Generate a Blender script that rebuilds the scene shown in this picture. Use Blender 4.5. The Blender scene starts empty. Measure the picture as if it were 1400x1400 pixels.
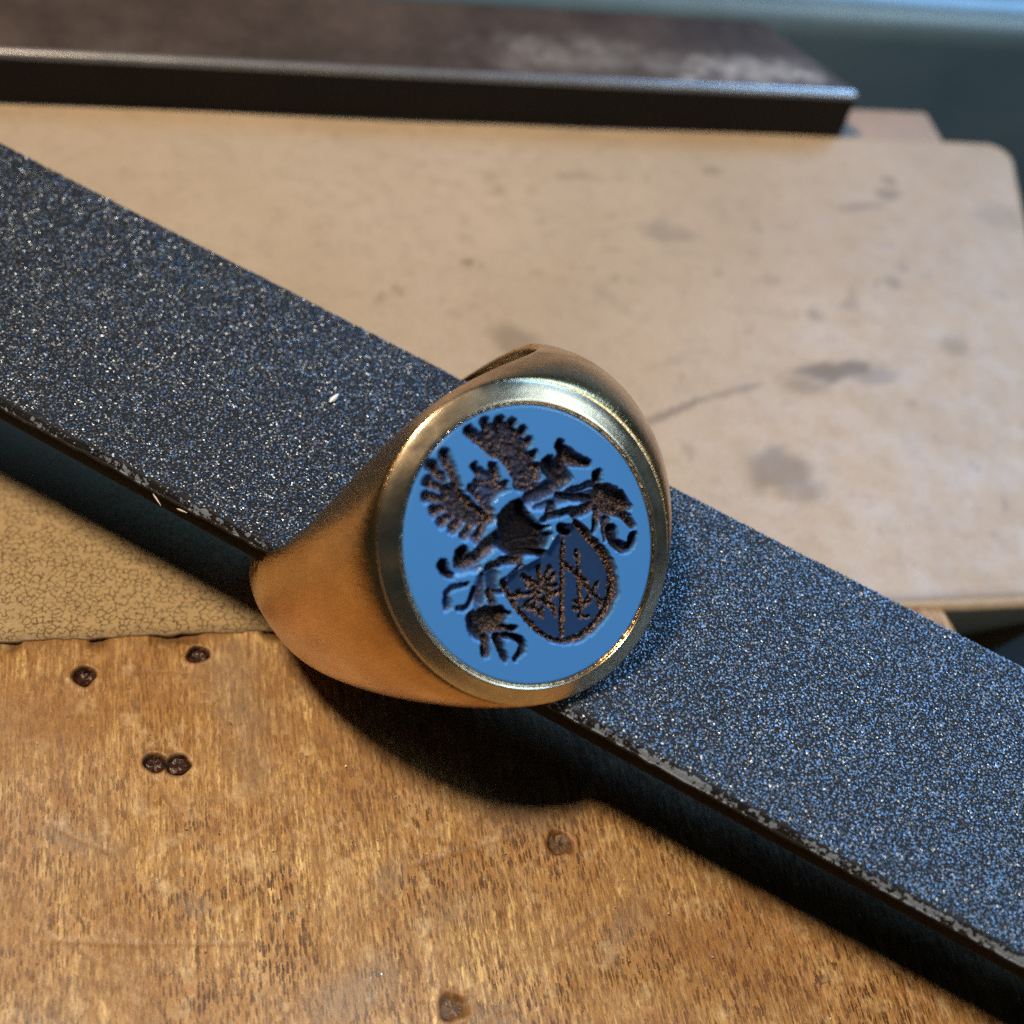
# A gold signet ring with a carved blue stone, hung on an emery stick over a worn wooden bench pin.
# Built in millimetres and scaled to metres when each mesh is linked.
import bpy, math
import numpy as np
from mathutils import Matrix, Vector
MM = 0.001
sc = bpy.context.scene
COL = sc.collection
rng = np.random.default_rng(7)

# ------------------------------------------------------------------ camera
R0 = (0.969692, -0.172776, 0.172760)      # image right
R1 = (-0.025048, -0.773646, -0.633123)    # image down
R2 = (0.243043, 0.609607, -0.754526)      # forward
CAM = Vector((-14.493, -39.5681, 58.7874))
cd = bpy.data.cameras.new('camera')
cam = bpy.data.objects.new('camera', cd); COL.objects.link(cam)
m = Matrix.Identity(4)
for i in range(3):
    m[i][0] = R0[i]; m[i][1] = -R1[i]; m[i][2] = -R2[i]; m[i][3] = CAM[i] * MM
cam.matrix_world = m
cd.sensor_width = 36; cd.lens = 50.4; cd.clip_start = 0.002; cd.clip_end = 20
cd.dof.use_dof = True; cd.dof.focus_distance = 0.0635; cd.dof.aperture_fstop = 44
sc.camera = cam

# ------------------------------------------------------------------ light
w = bpy.data.worlds.new('World'); sc.world = w; w.use_nodes = True
bg = w.node_tree.nodes['Background']; bg.inputs[0].default_value = (0.42, 0.60, 0.72, 1); bg.inputs[1].default_value = 0.030
def area(name, loc, target, size, power, color, shape='DISK', size_y=None):
    l = bpy.data.lights.new(name, 'AREA'); l.shape = shape; l.size = size * MM
    if size_y: l.size_y = size_y * MM
    l.energy = power; l.color = color
    o = bpy.data.objects.new(name, l); COL.objects.link(o)
    o.location = Vector(loc) * MM
    o.rotation_euler = (Vector(target) - Vector(loc)).to_track_quat('-Z', 'Y').to_euler()
    return o
area('bench_lamp', (-105, 4, 262), (0, 0, 0), 42, 1.12, (1.0, 0.75, 0.50))
area('window_light', (300, 235, 330), (0, 0, 5), 200, 1.7, (0.27, 0.57, 1.0), 'RECTANGLE', 170)
area('side_window_light', (226, -78, 226), (0, 0, 8), 170, 0.46, (0.66, 0.85, 1.0), 'RECTANGLE', 130)
sc.view_settings.view_transform = 'Standard'; sc.view_settings.look = 'None'
sc.view_settings.exposure = 0.0; sc.view_settings.gamma = 1.0
sc.render.engine = 'CYCLES'
sc.cycles.max_bounces = 8
sc.cycles.use_denoising = False
sc.cycles.sample_clamp_indirect = 3.0

# ------------------------------------------------------------------ helpers
def link(name, verts, faces, mat, parent=None, smooth=True, attrs=None, mats=None):
    me = bpy.data.meshes.new(name)
    v = np.asarray(verts, np.float32) * MM
    if isinstance(faces, np.ndarray):
        n, k = faces.shape
        me.vertices.add(len(v)); me.vertices.foreach_set('co', v.ravel())
        me.loops.add(n * k); me.loops.foreach_set('vertex_index', faces.astype(np.int32).ravel())
        me.polygons.add(n); me.polygons.foreach_set('loop_start', np.arange(0, n * k, k, dtype=np.int32))
        me.polygons.foreach_set('loop_total', np.full(n, k, np.int32))
        me.update(calc_edges=True); me.validate()
    else:
        me.from_pydata(v.tolist(), [], faces); me.update()
    me.polygons.foreach_set('use_smooth', np.full(len(me.polygons), smooth))
    for k, a in (attrs or {}).items():
        at = me.attributes.new(k, 'FLOAT', 'POINT'); at.data.foreach_set('value', np.asarray(a, np.float32))
    if mat: me.materials.append(mat)
    o = bpy.data.objects.new(name, me); COL.objects.link(o)
    if parent: o.parent = parent
    return o
def empty(name, loc=(0, 0, 0), rot=None):
    o = bpy.data.objects.new(name, None); COL.objects.link(o); o.empty_display_size = 0.004
    mm = Matrix.Identity(4)
    if rot is not None:
        for i in range(3):
            for j in range(3): mm[i][j] = rot[i][j]
    for i in range(3): mm[i][3] = loc[i] * MM
    o.matrix_world = mm
    return o
def tag(o, label=None, cat=None, group=None, kind=None):
    if label: o['label'] = label
    if cat: o['category'] = cat
    if group: o['group'] = group
    if kind: o['kind'] = kind
    return o
def grid_faces(nx, ny):
    i = np.arange(nx * ny).reshape(nx, ny)
    return np.stack([i[:-1, :-1], i[1:, :-1], i[1:, 1:], i[:-1, 1:]], -1).reshape(-1, 4)
_T = {}
def vnoise(x, y, seed=0, z=None):
    """smooth 2-D value noise in 0..1"""
    if seed not in _T: _T[seed] = np.random.default_rng(1000 + seed).random((256, 256))
    t = _T[seed]; xi = np.floor(x).astype(int); yi = np.floor(y).astype(int)
    fx = x - xi; fy = y - yi; fx = fx * fx * (3 - 2 * fx); fy = fy * fy * (3 - 2 * fy)
    g = lambda a, b: t[a % 256, b % 256]
    return (g(xi, yi) * (1 - fx) + g(xi + 1, yi) * fx) * (1 - fy) + (g(xi, yi + 1) * (1 - fx) + g(xi + 1, yi + 1) * fx) * fy
def fbm(x, y, seed=0, o=4):
    s = 0; a = .5
    for k in range(o): s = s + a * vnoise(x * 2 ** k, y * 2 ** k, seed + k); a *= .5
    return s / (1 - .5 ** o)
def sstep(a, b, x):
    t = np.clip((x - a) / (b - a), 0, 1); return t * t * (3 - 2 * t)
def seg_dist(px, py, pts, w0=0, w1=0):
    """distance to a polyline, with the half width along it; returns best (dist/width)"""
    n = len(pts) - 1; best = None
    for i in range(n):
        ax, ay = pts[i]; bx, by = pts[i + 1]; dx, dy = bx - ax, by - ay; L = dx * dx + dy * dy + 1e-9
        t = np.clip(((px - ax) * dx + (py - ay) * dy) / L, 0, 1)
        d = np.hypot(px - ax - t * dx, py - ay - t * dy)
        ww = w0 + (w1 - w0) * (i + t) / n
        r = d / ww if w0 else d
        best = r if best is None else np.minimum(best, r)
    return best

# node helpers
class Mat:
    def __init__(s, name):
        s.m = bpy.data.materials.new(name); s.m.use_nodes = True
        s.t = s.m.node_tree; s.b = s.t.nodes['Principled BSDF']
        s.tc = s.n('ShaderNodeTexCoord')
        s.mm = s.map((1000, 1000, 1000))     # object coordinates in millimetres
    def n(s, kind, **kw):
        x = s.t.nodes.new(kind)
        for k, v in kw.items(): setattr(x, k, v)
        return x
    def map(s, scale, rot=(0, 0, 0), loc=(0, 0, 0)):
        q = s.n('ShaderNodeMapping'); q.inputs['Scale'].default_value = scale; q.inputs['Rotation'].default_value = rot; q.inputs['Location'].default_value = loc
        s.l(s.tc.outputs['Object'], q.inputs['Vector']); return q.outputs[0]
    def l(s, a, b): s.t.links.new(a, b)
    def noise(s, scale, detail=3, rough=.55, vec=None, dist=0):
        q = s.n('ShaderNodeTexNoise'); q.inputs['Scale'].default_value = scale; q.inputs['Detail'].default_value = detail
        q.inputs['Roughness'].default_value = rough; q.inputs['Distortion'].default_value = dist
        s.l(vec if vec is not None else s.mm, q.inputs['Vector']); return q.outputs['Fac']
    def vor(s, scale, feature='F1', vec=None, out='Distance', dims='3D', rnd=1):
        q = s.n('ShaderNodeTexVoronoi'); q.feature = feature; q.voronoi_dimensions = dims; q.inputs['Scale'].default_value = scale
        q.inputs['Randomness'].default_value = rnd
        s.l(vec if vec is not None else s.mm, q.inputs['Vector']); return q.outputs[out]
    def attr(s, name):
        q = s.n('ShaderNodeAttribute'); q.attribute_name = name; return q.outputs['Fac']
    def math(s, op, a, b=0.0, clamp=False):
        q = s.n('ShaderNodeMath'); q.operation = op; q.use_clamp = clamp
        for i, x in enumerate((a, b)):
            if isinstance(x, (int, float)): q.inputs[i].default_value = x
            else: s.l(x, q.inputs[i])
        return q.outputs[0]
    def ramp(s, fac, stops, mode='LINEAR'):
        q = s.n('ShaderNodeValToRGB'); cr = q.color_ramp; cr.interpolation = mode
        while len(cr.elements) < len(stops): cr.elements.new(.5)
        for e, (p, c) in zip(cr.elements, stops):
            e.position = p; e.color = (c, c, c, 1) if isinstance(c, (int, float)) else (*c, 1)
        s.l(fac, q.inputs[0]); return q.outputs[0]
    def mix(s, fac, a, b, blend='MIX'):
        q = s.n('ShaderNodeMix'); q.data_type = 'RGBA'; q.blend_type = blend
        for sock, x in ((q.inputs[0], fac), (q.inputs[6], a), (q.inputs[7], b)):
            if isinstance(x, tuple): sock.default_value = (*x, 1)
            elif isinstance(x, (int, float)): sock.default_value = x
            else: s.l(x, sock)
        return q.outputs[2]
    def bump(s, h, dist_mm, strength=1.0, normal=None):
        q = s.n('ShaderNodeBump'); q.inputs['Strength'].default_value = strength; q.inputs['Distance'].default_value = dist_mm * MM
        s.l(h, q.inputs['Height'])
        if normal is not None: s.l(normal, q.inputs['Normal'])
        return q.outputs[0]
    def set(s, **kw):
        for k, v in kw.items():
            i = s.b.inputs[k.replace('_', ' ')]
            if isinstance(v, tuple): i.default_value = (*v, 1) if len(v) == 3 and i.type == 'RGBA' else v
            elif isinstance(v, (int, float)): i.default_value = v
            else: s.l(v, i)
        return s.m
# ------------------------------------------------------------------ ring shape and the carved design (millimetres, ring's own axes)
RING_AXES = [[0.55626, 0.81108, 0.1807], [-0.46375, 0.48345, -0.74239], [-0.68955, 0.32916, 0.64511]]   # columns: hole axis w, shoulder axis v, face normal u
RING_C = [-1.436, 1.794, 7.976]
R_IN=8.477; SA=6.055; SB=5.416; FACE_H=9.907; DROP=0.379; BW=0.890; RO=9.532; W0=5.691; WB=2.138; RB=10.083; PW=1.058; QV=1.627; NE=2.430
DESIGN = [
 ('engraved_wing','p',0.3,0.25,0,[[-5.6,0.33],[-5.53,0.6],[-5.19,0.75],[-5.48,0.99],[-5.46,1.25],[-5.25,1.37],[-5.19,1.66],[-4.98,1.84],[-4.82,2.03],[-4.54,2.12],[-4.34,2.12],[-4.2,2.28],[-3.97,2.21],[-3.75,2.28],[-3.49,2.22],[-3.29,2.06],[-3.11,2.17],[-2.92,2.07],[-2.57,1.98],[-2.33,1.88],[-2.06,1.67],[-1.89,1.48],[-1.93,1.14],[-2.09,0.86],[-2.38,0.62],[-2.71,0.67],[-2.98,0.87],[-3.29,0.94],[-3.79,0.84],[-4.18,0.66],[-4.63,0.53],[-5.09,0.47],[-5.45,0.33]]),
 ('engraved_wing','s',0.52,0.209,0.102,[[-5.57,0.41],[-5.26,0.52],[-4.86,0.58]]),
 ('engraved_wing','s',0.52,0.209,0.102,[[-5.43,1.12],[-4.89,1.02]]),
 ('engraved_wing','s',0.52,0.209,0.102,[[-5.11,1.66],[-4.62,1.46]]),
 ('engraved_wing','s',0.52,0.209,0.102,[[-4.71,2.04],[-4.34,1.69]]),
 ('engraved_wing','s',0.52,0.209,0.102,[[-4.19,2.22],[-4.06,1.72]]),
 ('engraved_wing','s',0.52,0.209,0.102,[[-3.7,2.22],[-3.65,1.72]]),
 ('engraved_wing','s',0.52,0.209,0.102,[[-3.12,2.09],[-3.28,1.59]]),
 ('engraved_wing','s',0.52,0.209,0.102,[[-2.59,1.94],[-2.84,1.47]]),
 ('engraved_wing','s',0.52,0.209,0.102,[[-2.28,1.79],[-2.6,1.31]]),
 ('engraved_wing','s',0.52,0.209,0.102,[[-1.98,1.49],[-2.41,1.07]]),
 ('engraved_wing','s',0.52,0.209,0.102,[[-5.43,0.42],[-4.7,0.58],[-4.04,0.78]]),
 ('engraved_wing','s',0.52,0.209,0.102,[[-4.67,0.77],[-4.12,1.16],[-3.36,1.2]]),
 ('engraved_wing','s',0.52,0.209,0.102,[[-4.09,0.92],[-3.47,1.06],[-2.81,0.95]]),
 ('engraved_wing_b','s',0.5,0.242,0.153,[[-5.4,-0.97],[-4.8,-1.06],[-4.0,-1.17]]),
 ('engraved_wing_b','s',0.5,0.242,0.153,[[-5.34,-1.64],[-4.58,-1.52]]),
 ('engraved_wing_b','s',0.5,0.242,0.153,[[-4.91,-2.09],[-4.3,-1.76]]),
 ('engraved_wing_b','s',0.5,0.242,0.153,[[-4.46,-2.45],[-3.96,-1.99]]),
 ('engraved_wing_b','s',0.5,0.242,0.153,[[-3.83,-2.5],[-3.49,-1.93]]),
 ('engraved_wing_b','s',0.5,0.242,0.153,[[-3.26,-2.51],[-3.14,-1.75]]),
 ('engraved_wing_b','s',0.5,0.242,0.153,[[-2.76,-2.27],[-2.82,-1.53]]),
 ('engraved_wing_b','s',0.5,0.242,0.153,[[-2.22,-1.99],[-2.46,-1.34]]),
 ('engraved_wing_b','s',0.5,0.242,0.153,[[-1.81,-1.67],[-2.11,-1.03]]),
 ('engraved_wing_b','p',0.26,0.3,0,[[-4.42,-1.31],[-4.17,-1.11],[-3.83,-1.07],[-3.02,-0.97],[-2.14,-0.8],[-2.01,-1.1],[-2.14,-1.55],[-2.74,-1.91],[-3.53,-2.18],[-4.07,-2.08],[-4.48,-1.8]]),
 ('engraved_wing_b','s',0.55,0.128,0.23,[[-3.8,-1.31],[-2.9,-1.16],[-2.11,-0.82]]),
 ('engraved_demi_figure','p',0.3,0.2,0,[[-4.38,-0.23],[-4.18,0.07],[-3.83,0.16],[-3.94,0.29],[-3.82,0.59],[-3.47,0.57],[-3.07,0.47],[-2.64,0.62],[-2.38,0.62],[-2.55,0.12],[-2.49,-0.29],[-2.23,-0.63],[-2.73,-0.73],[-3.22,-0.83],[-3.69,-0.9],[-3.83,-0.8],[-3.83,-0.59],[-3.89,-0.34],[-4.16,-0.42]]),
 ('engraved_demi_figure','s',0.5,0.191,0.153,[[-4.25,-0.2],[-3.81,-0.23]]),
 ('engraved_demi_figure','s',0.5,0.191,0.153,[[-3.81,0.42],[-3.28,0.34]]),
 ('engraved_demi_figure','s',0.5,0.191,0.153,[[-3.68,-0.47],[-3.04,0.23]]),
 ('engraved_demi_figure','s',0.5,0.191,0.153,[[-3.67,-0.8],[-2.96,-0.69],[-2.32,-0.62]]),
 ('engraved_demi_figure','s',0.5,0.191,0.153,[[-2.88,0.45],[-2.9,0.14]]),
 ('engraved_helmet','p',0.62,0.3,0,[[-1.96,-0.7],[-2.12,-0.43],[-2.25,0.09],[-2.18,0.6],[-1.87,0.94],[-1.68,0.98],[-1.49,0.8],[-1.13,0.79],[-0.74,0.81],[-0.4,1.1],[-0.19,1.3],[-0.08,0.89],[-0.01,0.56],[0.46,0.53],[0.5,0.23],[0.12,-0.53],[-0.16,-1.01],[-0.78,-1.04],[-1.28,-0.93],[-1.68,-0.83]]),
 ('engraved_helmet','p',0.4,0.25,0,[[-1.61,-1.21],[-1.11,-0.44],[-0.64,0.58],[0.08,1.23],[0.31,0.97],[0.62,0.32],[0.26,-0.56],[0.11,-1.02],[-0.31,-1.07],[-0.78,-1.32],[-1.2,-1.58]]),
 ('engraved_helmet','s',0.65,0.179,0.153,[[-0.63,-0.65],[-0.43,-0.11],[-0.07,0.48]]),
 ('engraved_helmet','s',0.65,0.179,0.153,[[-0.23,-0.69],[0.11,-0.13],[0.59,0.28]]),
 ('engraved_helmet','s',0.65,0.179,0.153,[[0.09,1.45],[0.42,1.52],[0.6,1.69]]),
 ('engraved_mantling','s',0.55,0.178,0.396,[[-2.83,3.27],[-2.3,3.28],[-1.93,2.78]]),
 ('engraved_mantling','s',0.5,0.396,0.099,[[-2.17,3.23],[-1.65,3.6],[-1.25,3.96]]),
 ('engraved_mantling','s',0.5,0.316,0.396,[[-2.43,2.45],[-2.19,2.38],[-1.54,2.52]]),
 ('engraved_mantling','s',0.42,0.435,0.277,[[-1.49,2.71],[-1.58,1.72],[-1.79,1.0]]),
 ('engraved_mantling','s',0.5,0.198,0.198,[[-2.52,2.43],[-2.24,2.26]]),
 ('engraved_mantling','s',0.5,0.245,0.221,[[-0.7,3.98],[-0.5,3.9]]),
 ('engraved_mantling','s',0.36,0.178,0.198,[[-0.43,3.78],[-0.65,3.22],[-0.87,2.48]]),
 ('engraved_mantling','s',0.55,0.277,0.514,[[-0.08,3.74],[0.44,4.03],[1.08,4.26]]),
 ('engraved_mantling','s',0.5,0.237,0.119,[[1.07,4.08],[1.39,4.51]]),
 ('engraved_mantling','s',0.5,0.316,0.119,[[0.8,3.62],[1.44,4.11],[2.16,4.16]]),
 ('engraved_mantling','s',0.5,0.297,0.119,[[0.57,3.32],[0.94,2.91],[1.16,2.59]]),
 ('engraved_mantling','s',0.4,0.257,0.099,[[1.16,3.3],[1.84,2.8]]),
 ('engraved_mantling','s',0.5,0.237,0.198,[[1.67,3.29],[2.17,3.06],[2.69,3.27],[2.8,3.69],[2.46,3.92]]),
 ('engraved_mantling','s',0.25,0.237,0.198,[[-0.06,3.55],[-0.52,2.78],[-0.97,1.76],[-1.24,1.07]]),
 ('engraved_mantling','s',0.45,0.182,0.158,[[0.22,3.19],[-0.1,2.33],[-0.44,1.68],[-0.65,1.03]]),
 ('engraved_mantling','s',0.45,0.198,0.158,[[0.31,3.58],[-0.37,2.86],[-1.05,2.08]]),
 ('engraved_mantling','s',0.5,0.218,0.237,[[0.26,3.08],[0.06,2.32]]),
 ('engraved_mantling','s',0.16,0.356,0.237,[[-1.54,1.01],[-1.12,1.77]]),
 ('engraved_mantling','s',0.4,0.237,0.237,[[-0.91,1.72],[-0.72,1.42]]),
 ('engraved_mantling','s',0.5,0.435,0.356,[[0.12,3.61],[0.79,3.72]]),
 ('engraved_shield','p',0.27,0.16,0,[[0.33,-1.8],[0.36,-0.75],[0.6,0.3],[0.2,1.09],[0.16,2.08],[0.65,2.21],[1.59,2.31],[2.43,2.4],[3.2,2.36],[3.76,2.19],[4.2,1.86],[4.56,1.31],[4.74,0.65],[4.72,-0.24],[4.41,-1.03],[3.92,-1.51],[3.09,-1.76],[2.15,-1.84],[1.16,-1.88]]),
 ('engraved_shield','s',0.5,0.095,0.198,[[0.34,2.14],[1.53,2.35],[2.59,2.48],[3.39,2.28],[4.04,1.87]]),
 ('engraved_shield','s',0.48,0.198,0.103,[[4.04,1.87],[4.52,1.15],[4.73,-0.06],[4.34,-0.98]]),
 ('engraved_shield','s',0.48,0.095,0.134,[[4.34,-0.98],[3.76,-1.49],[2.51,-1.82],[1.26,-1.86],[0.4,-1.81]]),
 ('engraved_shield','s',0.36,0.079,0.079,[[0.35,-1.74],[0.37,-0.76]]),
 ('engraved_shield','s',0.38,0.103,0.095,[[0.24,1.69],[0.83,1.25]]),
 ('engraved_shield','s',0.5,0.103,0.111,[[0.83,1.25],[1.95,0.48],[4.07,-0.9]]),
 ('engraved_shield','s',0.5,0.111,0.079,[[1.51,1.56],[2.24,1.18]]),
 ('engraved_shield','s',0.5,0.111,0.079,[[1.54,0.83],[2.36,1.1],[3.37,1.16],[4.01,1.3],[4.1,1.51]]),
 ('engraved_shield','s',0.5,0.111,0.079,[[2.24,1.18],[3.04,0.75],[3.96,0.25]]),
 ('engraved_shield','s',0.5,0.111,0.079,[[3.28,1.59],[3.43,1.18]]),
 ('engraved_shield','s',0.5,0.111,0.079,[[3.24,0.35],[3.65,0.63],[3.72,0.94]]),
 ('engraved_shield','s',0.5,0.111,0.079,[[3.91,0.19],[4.2,0.54]]),
 ('engraved_shield','s',0.5,0.111,0.079,[[3.37,1.16],[3.68,0.56]]),
 ('engraved_shield','s',0.5,0.111,0.079,[[3.74,1.29],[4.19,1.18]]),
 ('engraved_shield','s',0.5,0.111,0.079,[[2.44,1.09],[2.91,1.24]]),
 ('engraved_shield','s',0.5,0.111,0.079,[[3.47,0.2],[3.68,0.34]]),
 ('engraved_shield','s',0.5,0.134,0.087,[[0.97,-0.2],[1.68,-0.49]]),
 ('engraved_shield','s',0.5,0.134,0.087,[[1.34,0.21],[1.56,-0.32]]),
 ('engraved_shield','s',0.5,0.134,0.087,[[1.72,0.2],[1.82,-0.32]]),
 ('engraved_shield','s',0.5,0.134,0.087,[[0.87,-0.92],[1.49,-0.63],[2.1,-0.41]]),
 ('engraved_shield','s',0.5,0.134,0.087,[[2.42,-0.01],[2.27,-0.52],[2.11,-1.03],[2.46,-1.35]]),
 ('engraved_shield','s',0.5,0.134,0.087,[[1.25,-1.77],[1.55,-1.19],[1.92,-0.73]]),
 ('engraved_shield','s',0.5,0.134,0.087,[[1.93,-1.52],[1.91,-1.07]]),
 ('engraved_shield','s',0.5,0.134,0.087,[[2.24,-0.77],[2.69,-0.53],[3.17,-0.65]]),
 ('engraved_shield','s',0.5,0.134,0.087,[[1.7,-0.15],[2.35,-0.31],[2.53,-0.95]]),
 ('engraved_shield','s',0.5,0.134,0.087,[[1.14,-0.74],[1.33,-1.04]]),
 ('engraved_shield','s',0.5,0.134,0.087,[[2.55,-1.14],[2.84,-1.16]]),
 ('engraved_shield','s',0.5,0.134,0.087,[[1.45,-0.78],[2.0,-0.96]]),
 ('engraved_shield','s',0.5,0.134,0.087,[[1.27,-1.43],[1.29,-1.62]]),
 ('engraved_shield','s',0.5,0.134,0.087,[[2.13,-1.44],[2.23,-1.11]]),
 ('engraved_shield','s',0.5,0.134,0.087,[[2.1,0.03],[2.01,-0.35]]),
 ('engraved_mantling_b','s',0.45,0.332,0.281,[[-1.3,-1.08],[-1.22,-1.68],[-1.16,-2.21],[-1.26,-2.68]]),
 ('engraved_mantling_b','s',0.58,0.306,0.281,[[-1.68,-2.56],[-1.44,-2.83]]),
 ('engraved_mantling_b','s',0.5,0.23,0.153,[[-1.84,-3.47],[-1.45,-3.52],[-1.21,-3.41]]),
 ('engraved_mantling_b','s',0.5,0.204,0.204,[[-1.2,-2.4],[-1.23,-2.7]]),
 ('engraved_mantling_b','s',0.18,0.23,0.153,[[-1.16,-3.02],[-0.76,-2.31]]),
 ('engraved_mantling_b','s',0.3,0.102,0.23,[[-0.5,-3.08],[-0.8,-3.58],[-0.77,-3.95],[-0.47,-4.18],[-0.29,-4.22]]),
 ('engraved_mantling_b','s',0.4,0.179,0.14,[[-0.09,-2.97],[0.18,-3.32],[0.26,-3.69],[0.08,-3.9]]),
 ('engraved_mantling_b','s',0.3,0.306,0.281,[[-0.14,-2.01],[0.15,-2.26],[0.36,-2.29]]),
 ('engraved_mantling_b','s',0.5,0.179,0.23,[[-0.5,-1.99],[-0.35,-1.32],[0.11,-0.75]]),
 ('engraved_mantling_b','s',0.45,0.23,0.153,[[0.41,-2.49],[0.86,-2.62]]),
 ('engraved_mantling_b','s',0.4,0.128,0.128,[[0.72,-2.03],[0.44,-2.45]]),
 ('engraved_mantling_b','s',0.2,0.179,0.204,[[-0.37,-2.51],[0.25,-3.09],[0.64,-3.29]]),
 ('engraved_mantling_b','s',0.6,0.434,0.383,[[1.03,-3.28],[1.47,-2.69]]),
 ('engraved_mantling_b','s',0.5,0.179,0.128,[[1.42,-2.55],[1.63,-2.33]]),
 ('engraved_mantling_b','s',0.45,0.281,0.306,[[0.78,-3.66],[1.17,-3.86],[1.59,-3.76]]),
 ('engraved_mantling_b','s',0.55,0.383,0.357,[[1.47,-3.36],[1.7,-2.95]]),
 ('engraved_mantling_b','s',0.5,0.179,0.153,[[1.96,-2.91],[2.32,-2.47]]),
 ('engraved_mantling_b','s',0.5,0.204,0.217,[[1.88,-3.68],[2.38,-4.02]]),
 ('engraved_mantling_b','s',0.5,0.23,0.14,[[2.17,-3.26],[2.66,-3.42],[3.19,-3.47]]),
 ('engraved_mantling_b','s',0.5,0.128,0.217,[[2.27,-3.0],[2.67,-2.59],[3.09,-2.5],[3.34,-2.75]]),
 ('engraved_mantling_b','s',0.45,0.217,0.14,[[3.34,-2.75],[3.43,-3.15]]),
 ('engraved_mantling_b','s',0.3,0.204,0.23,[[-0.36,-2.36],[0.01,-2.71],[0.41,-3.03]]),
]

# ------------------------------------------------------------------ materials
def mat_flat():
    M = Mat('varnished_board')
    big = M.noise(.06, 4, .6); mid = M.noise(.35, 4, .6)
    base = M.ramp(big, [(.3, (.31, .235, .150)), (.7, (.375, .295, .205))])
    base = M.mix(M.ramp(mid, [(.45, 0.0), (.8, .35)]), base, (.285, .215, .145))
    stain = M.attr('stain')
    near = M.attr('crackle'); base = M.mix(M.math('MULTIPLY', near, .7), base, (.36, .275, .135)); base = M.mix(M.ramp(M.noise(.9, 5, .7), [(.48, 0.0), (.75, .5)]), base, (.23, .17, .105)); base = M.mix(M.ramp(M.noise(5, 3, .7), [(.5, 0.0), (.75, .4)]), base, (.22, .155, .09))
    base = M.mix(stain, base, (.15, .105, .055))
    base = M.mix(M.attr('grey'), base, (.18, .14, .10))
    # worm-like wrinkles in the varnish: broken contour lines of a fine noise
    wv = M.n('ShaderNodeVectorMath', operation='ADD'); M.l(M.mm, wv.inputs[0])
    wn = M.n('ShaderNodeTexNoise'); wn.inputs['Scale'].default_value = 2.6; wn.inputs['Detail'].default_value = 2; M.l(M.mm, wn.inputs['Vector'])
    ws = M.n('ShaderNodeVectorMath', operation='SCALE'); ws.inputs['Scale'].default_value = .45; M.l(wn.outputs['Color'], ws.inputs[0]); M.l(ws.outputs[0], wv.inputs[1])
    ln = M.vor(3.3, 'DISTANCE_TO_EDGE', vec=wv.outputs[0], dims='2D')
    br = M.ramp(M.noise(2.2, 2, .6, vec=M.map((1000, 1000, 1000), loc=(3, 77, 5))), [(.40, 0.0), (.50, 1.0)])
    line = M.math('MULTIPLY', M.ramp(ln, [(.03, 1.0), (.085, 0.0)]), br)
    line = M.math('MULTIPLY', line, near)
    base = M.mix(M.math('MULTIPLY', line, .85), base, (.065, .03, .008))
    peb = M.noise(3.2, 2, .5)
    h = M.math('ADD', M.math('MULTIPLY', line, -1.0), M.math('MULTIPLY', peb, .5))
    return M.set(Base_Color=base, Roughness=M.ramp(mid, [(.3, .38), (.7, .55)]), Normal=M.bump(h, .06, .8), Specular_IOR_Level=.45)
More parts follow.
